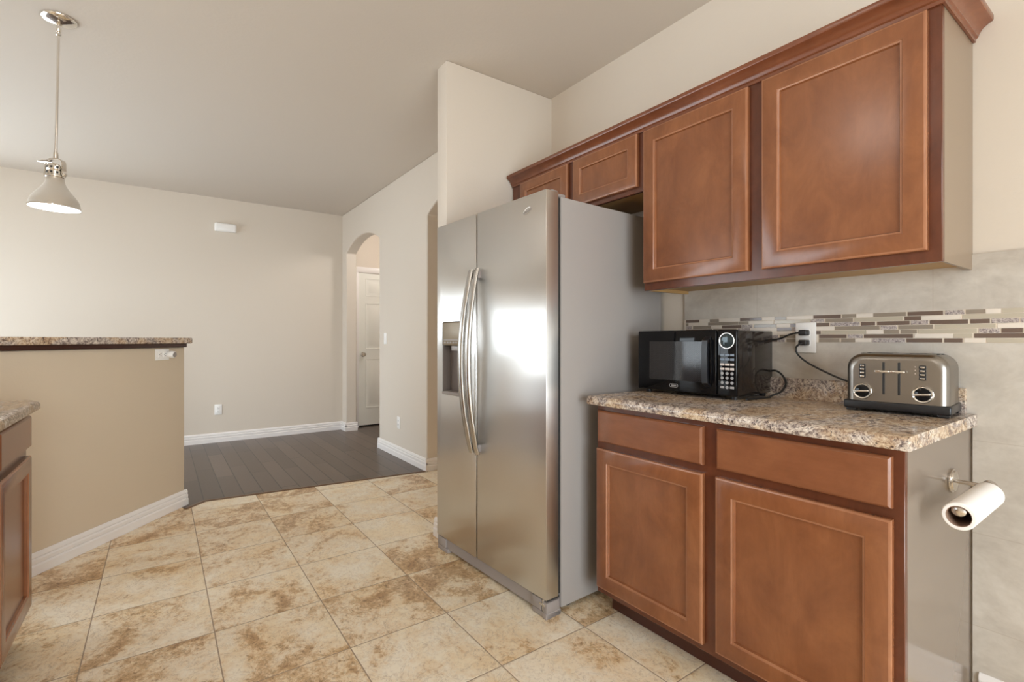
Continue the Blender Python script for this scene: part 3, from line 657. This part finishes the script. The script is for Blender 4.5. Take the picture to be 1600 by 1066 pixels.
pts = [w2l(ts, p) for p in [(2.050, .903, 1.137), (2.040, .915, 1.130), (2.040, .9245, 1.115), (2.045, .918, 1.090), (2.050, .885, 1.060), (2.055, .83, 1.030), (2.058, .77, 1.003), (2.060, .71, .985), (2.058, .676, .97)]]
bm = N(); tube(bm, spline(pts, 8), .0036, 8); finish('cord', bm, 'rubber', ts); plug(ts, (0, .905, OUT[2] - .0195), True)

# ---------------------------------------------------------------- paper towel holder and roll
ph = thing('paper_towel_holder', 'satin nickel paper towel holder on the side panel of the base cabinet', 'paper towel holder', (1.875, .4208, .7402))
bm = N(); lathe(bm, [(0, .0), (.034, .0), (.035, .003), (.034, .007), (.030, .008), (.029, .012), (.018, .014), (.009, .017), (.0, .018)], 32, axis_mtx((0, 0, 0), (0, -1, 0))); finish('flange', bm, 'nickel', ph)
bm = N(); tube(bm, [(0, -.012, 0), (0, -.03, 0), (0, -.080, 0)], .006, 12); finish('post', bm, 'nickel', ph)
bm = N(); lathe(bm, [(0, -.004), (.014, -.004), (.017, .002), (.017, .010), (.012, .014), (0, .015)], 24, axis_mtx((.0, -.082, 0), (1, 0, 0))); tube(bm, [(-.002, -.082, 0), (-.29, -.082, 0)], .006, 12); finish('arm', bm, 'nickel', ph)
bm = N(); lathe(bm, [(.0, .0), (.006, .001), (.0145, .006), (.0165, .012), (.0145, .020), (.007, .025), (0, .026)], 24, axis_mtx((-.277, -.082, -.0055), (-1, 0, 0))); finish('end_ball', bm, 'nickel', ph)
rl = thing('paper_towel_roll', 'nearly used-up white paper towel roll on the holder', 'paper towel roll', (1.86, .3375, .7223))
RO, RI, RLn = .0330, .0235, .29
KX = axis_mtx((0, 0, 0), (-1, 0, 0))
bm = N(); lathe(bm, [(RI + .0012, 0), (RO - .002, 0), (RO, .002), (RO, RLn - .002), (RO - .002, RLn), (RI + .0012, RLn), (RI + .0012, 0)], 40, KX); finish('paper', bm, 'paper', rl)
bm = N(); lathe(bm, [(RI, .0005), (RI + .001, .0005), (RI + .001, RLn - .0005), (RI, RLn - .0005), (RI, .0005)], 40, KX); finish('cardboard_core', bm, 'cardboard', rl, label='brown cardboard core')
bm = N(); loops(bm, [[(-.004, -.030 + dx, -.030 - dz_), (-RLn + .02, -.030 + dx, -.030 - dz_), (-RLn + .02, -.0295 + dx, -.030 - dz_), (-.004, -.0295 + dx, -.030 - dz_)] for dx, dz_ in ((.012, -.004), (.022, .003), (.026, .008))], True); finish('loose_edge', bm, 'paper', rl)

# ---------------------------------------------------------------- pendant lamp
pd = thing('pendant_lamp', 'chrome bell-shaped pendant lamp hanging over the bar', 'pendant lamp', (-.408, 3.29, CEIL))
RX = Vector((math.cos(th), -math.sin(th), 0))       # towards picture right, for the bracket's direction
tilt = Matrix.Rotation(R(1.25), 4, Vector((0, 0, 1)).cross(RX))
bm = N(); lathe(bm, [(0, -.034), (.012, -.034), (.016, -.028), (.05, -.020), (.066, -.012), (.072, -.004), (.072, -.0005), (0, -.0005)], 40); finish('canopy', bm, 'chrome', pd)
def ten(b, name, m, parent=pd, **k):
    b.transform(tilt); return finish(name, b, m, parent, **k)
bm = N(); lathe(bm, [(.011, -.03), (.011, -.062), (.008, -.066), (.0105, -.072), (.0105, -.080), (.006, -.084), (.006, -.66), (.010, -.664), (.011, -.69), (0, -.69)], 16); ten(bm, 'stem', 'chrome')
bm = N()
s_ = .042; yk = []
for a, z in ((-s_, -.775), (-s_, -.72), (-s_ + .006, -.703), (-s_ + .02, -.696), (0, -.694), (s_ - .02, -.696), (s_ - .006, -.703), (s_, -.72), (s_, -.775)): yk.append(RX * a + Vector((0, 0, z)))
fwd = Vector((-RX.y, RX.x, 0))
L = []
for i, p in enumerate(yk):
    d = (yk[min(i + 1, 8)] - yk[max(i - 1, 0)]).normalized(); nn = d.cross(fwd)
    L.append([tuple(p + fwd * a * .011 + nn * c * .002) for a, c in ((-1, -1), (1, -1), (1, 1), (-1, 1))])
loops(bm, L); ten(bm, 'yoke', 'chrome')
for s in (-1, 1): bm = N(); lathe(bm, [(0, 0), (.011, 0), (.012, .006), (.006, .012), (0, .013)], 16, axis_mtx(RX * (s * (s_ + .001)) + Vector((0, 0, -.770)), RX * s)); ten(bm, 'yoke_knob', 'chrome')
bm = N(); lathe(bm, [(0, -.718), (.022, -.720), (.032, -.726), (.035, -.734), (.035, -.750), (.032, -.754), (.035, -.757), (.035, -.774), (.038, -.777), (.038, -.785), (.034, -.788)], 36); ten(bm, 'socket_cap', 'chrome')
bm = N()
for i in range(10):
    a = 2 * math.pi * i / 10
    for z in (-.742, -.766): box(bm, (.0345, -.0045, z - .005), (.0357, .0045, z + .005), 0, 1, 0, Matrix.Rotation(a, 4, 'Z'))
ten(bm, 'cap_vents', 'slot')
hk = [RX * -.070 + Vector((0, 0, -.712)), RX * -.05 + Vector((0, 0, -.708)), RX * -.018 + Vector((0, 0, -.706)), RX * .004 + Vector((0, 0, -.700))]
bm = N(); tube(bm, spline([p + fwd * -.02 for p in hk], 6), .003, 8); tube(bm, spline([RX * -.070 + Vector((0, 0, -.712)) + fwd * -.02, RX * -.045 + Vector((0, 0, -.716)) + fwd * -.025, RX * .018 + Vector((0, 0, -.724)) + fwd * -.03, RX * .036 + Vector((0, 0, -.734)) + fwd * -.02], 6), .003, 8); ten(bm, 'hook', 'chrome')
prof = [(.034, -.787), (.035, -.800), (.040, -.818), (.050, -.837), (.063, -.856), (.078, -.875), (.090, -.894), (.097, -.913), (.099, -.927), (.102, -.931), (.102, -.938), (.098, -.938)]
inner = [(r - .004, z + .001) for r, z in prof[::-1][2:]]
bm = N(); lathe(bm, prof, 56); sh = ten(bm, 'shade', 'chrome')
bm = N(); lathe(bm, [(.098, -.9375), (.07, -.934), (.04, -.931), (0, -.930)], 48); ten(bm, 'diffuser', 'glow', sh, label='glowing white diffuser')
# ---------------------------------------------------------------- ceiling lamps (above the frame), added hall light and blinds of the living window
for (k, (p, e)), lb in zip(LAMP.items(), ('glowing opal globe lamp on the kitchen ceiling', 'glowing opal globe lamp on the ceiling over the peninsula', 'added unseen globe light brightening the hall')):
    t = thing('ceiling_lamp', lb, 'ceiling lamp', (*p, CEIL))
    bm = N(); lathe(bm, [(0, -.04), (.05, -.04), (.075, -.02), (.08, -.0005), (0, -.0005)], 32); finish('lamp_base', bm, 'nickel', t)
    bm = N(); lathe(bm, [(.05, -.041)] + [(.15 * math.sin(R(a)), -.17 + .14 * math.cos(R(a))) for a in range(24, 181, 12)], 32); finish('lamp_globe', bm, k, t)
bl = thing('window_blind', 'white horizontal slat blind in the living room window', 'blind', (-2.64, 4.625, 2.08))
bm = N(); box(bm, (-.02, -1.54, -.03), (.02, 1.54, .02), .004); finish('head_rail', bm, 'white', bl)
bm = N()
for k in range(20):
    z = -.06 - k * .05; box(bm, (-.02, -1.54, z - .001), (.02, 1.54, z + .001), 0, 1, 0, Matrix.Translation((0, 0, z)) @ Matrix.Rotation(R(8), 4, 'Y') @ Matrix.Translation((0, 0, -z)))
finish('slats', bm, 'white', bl)
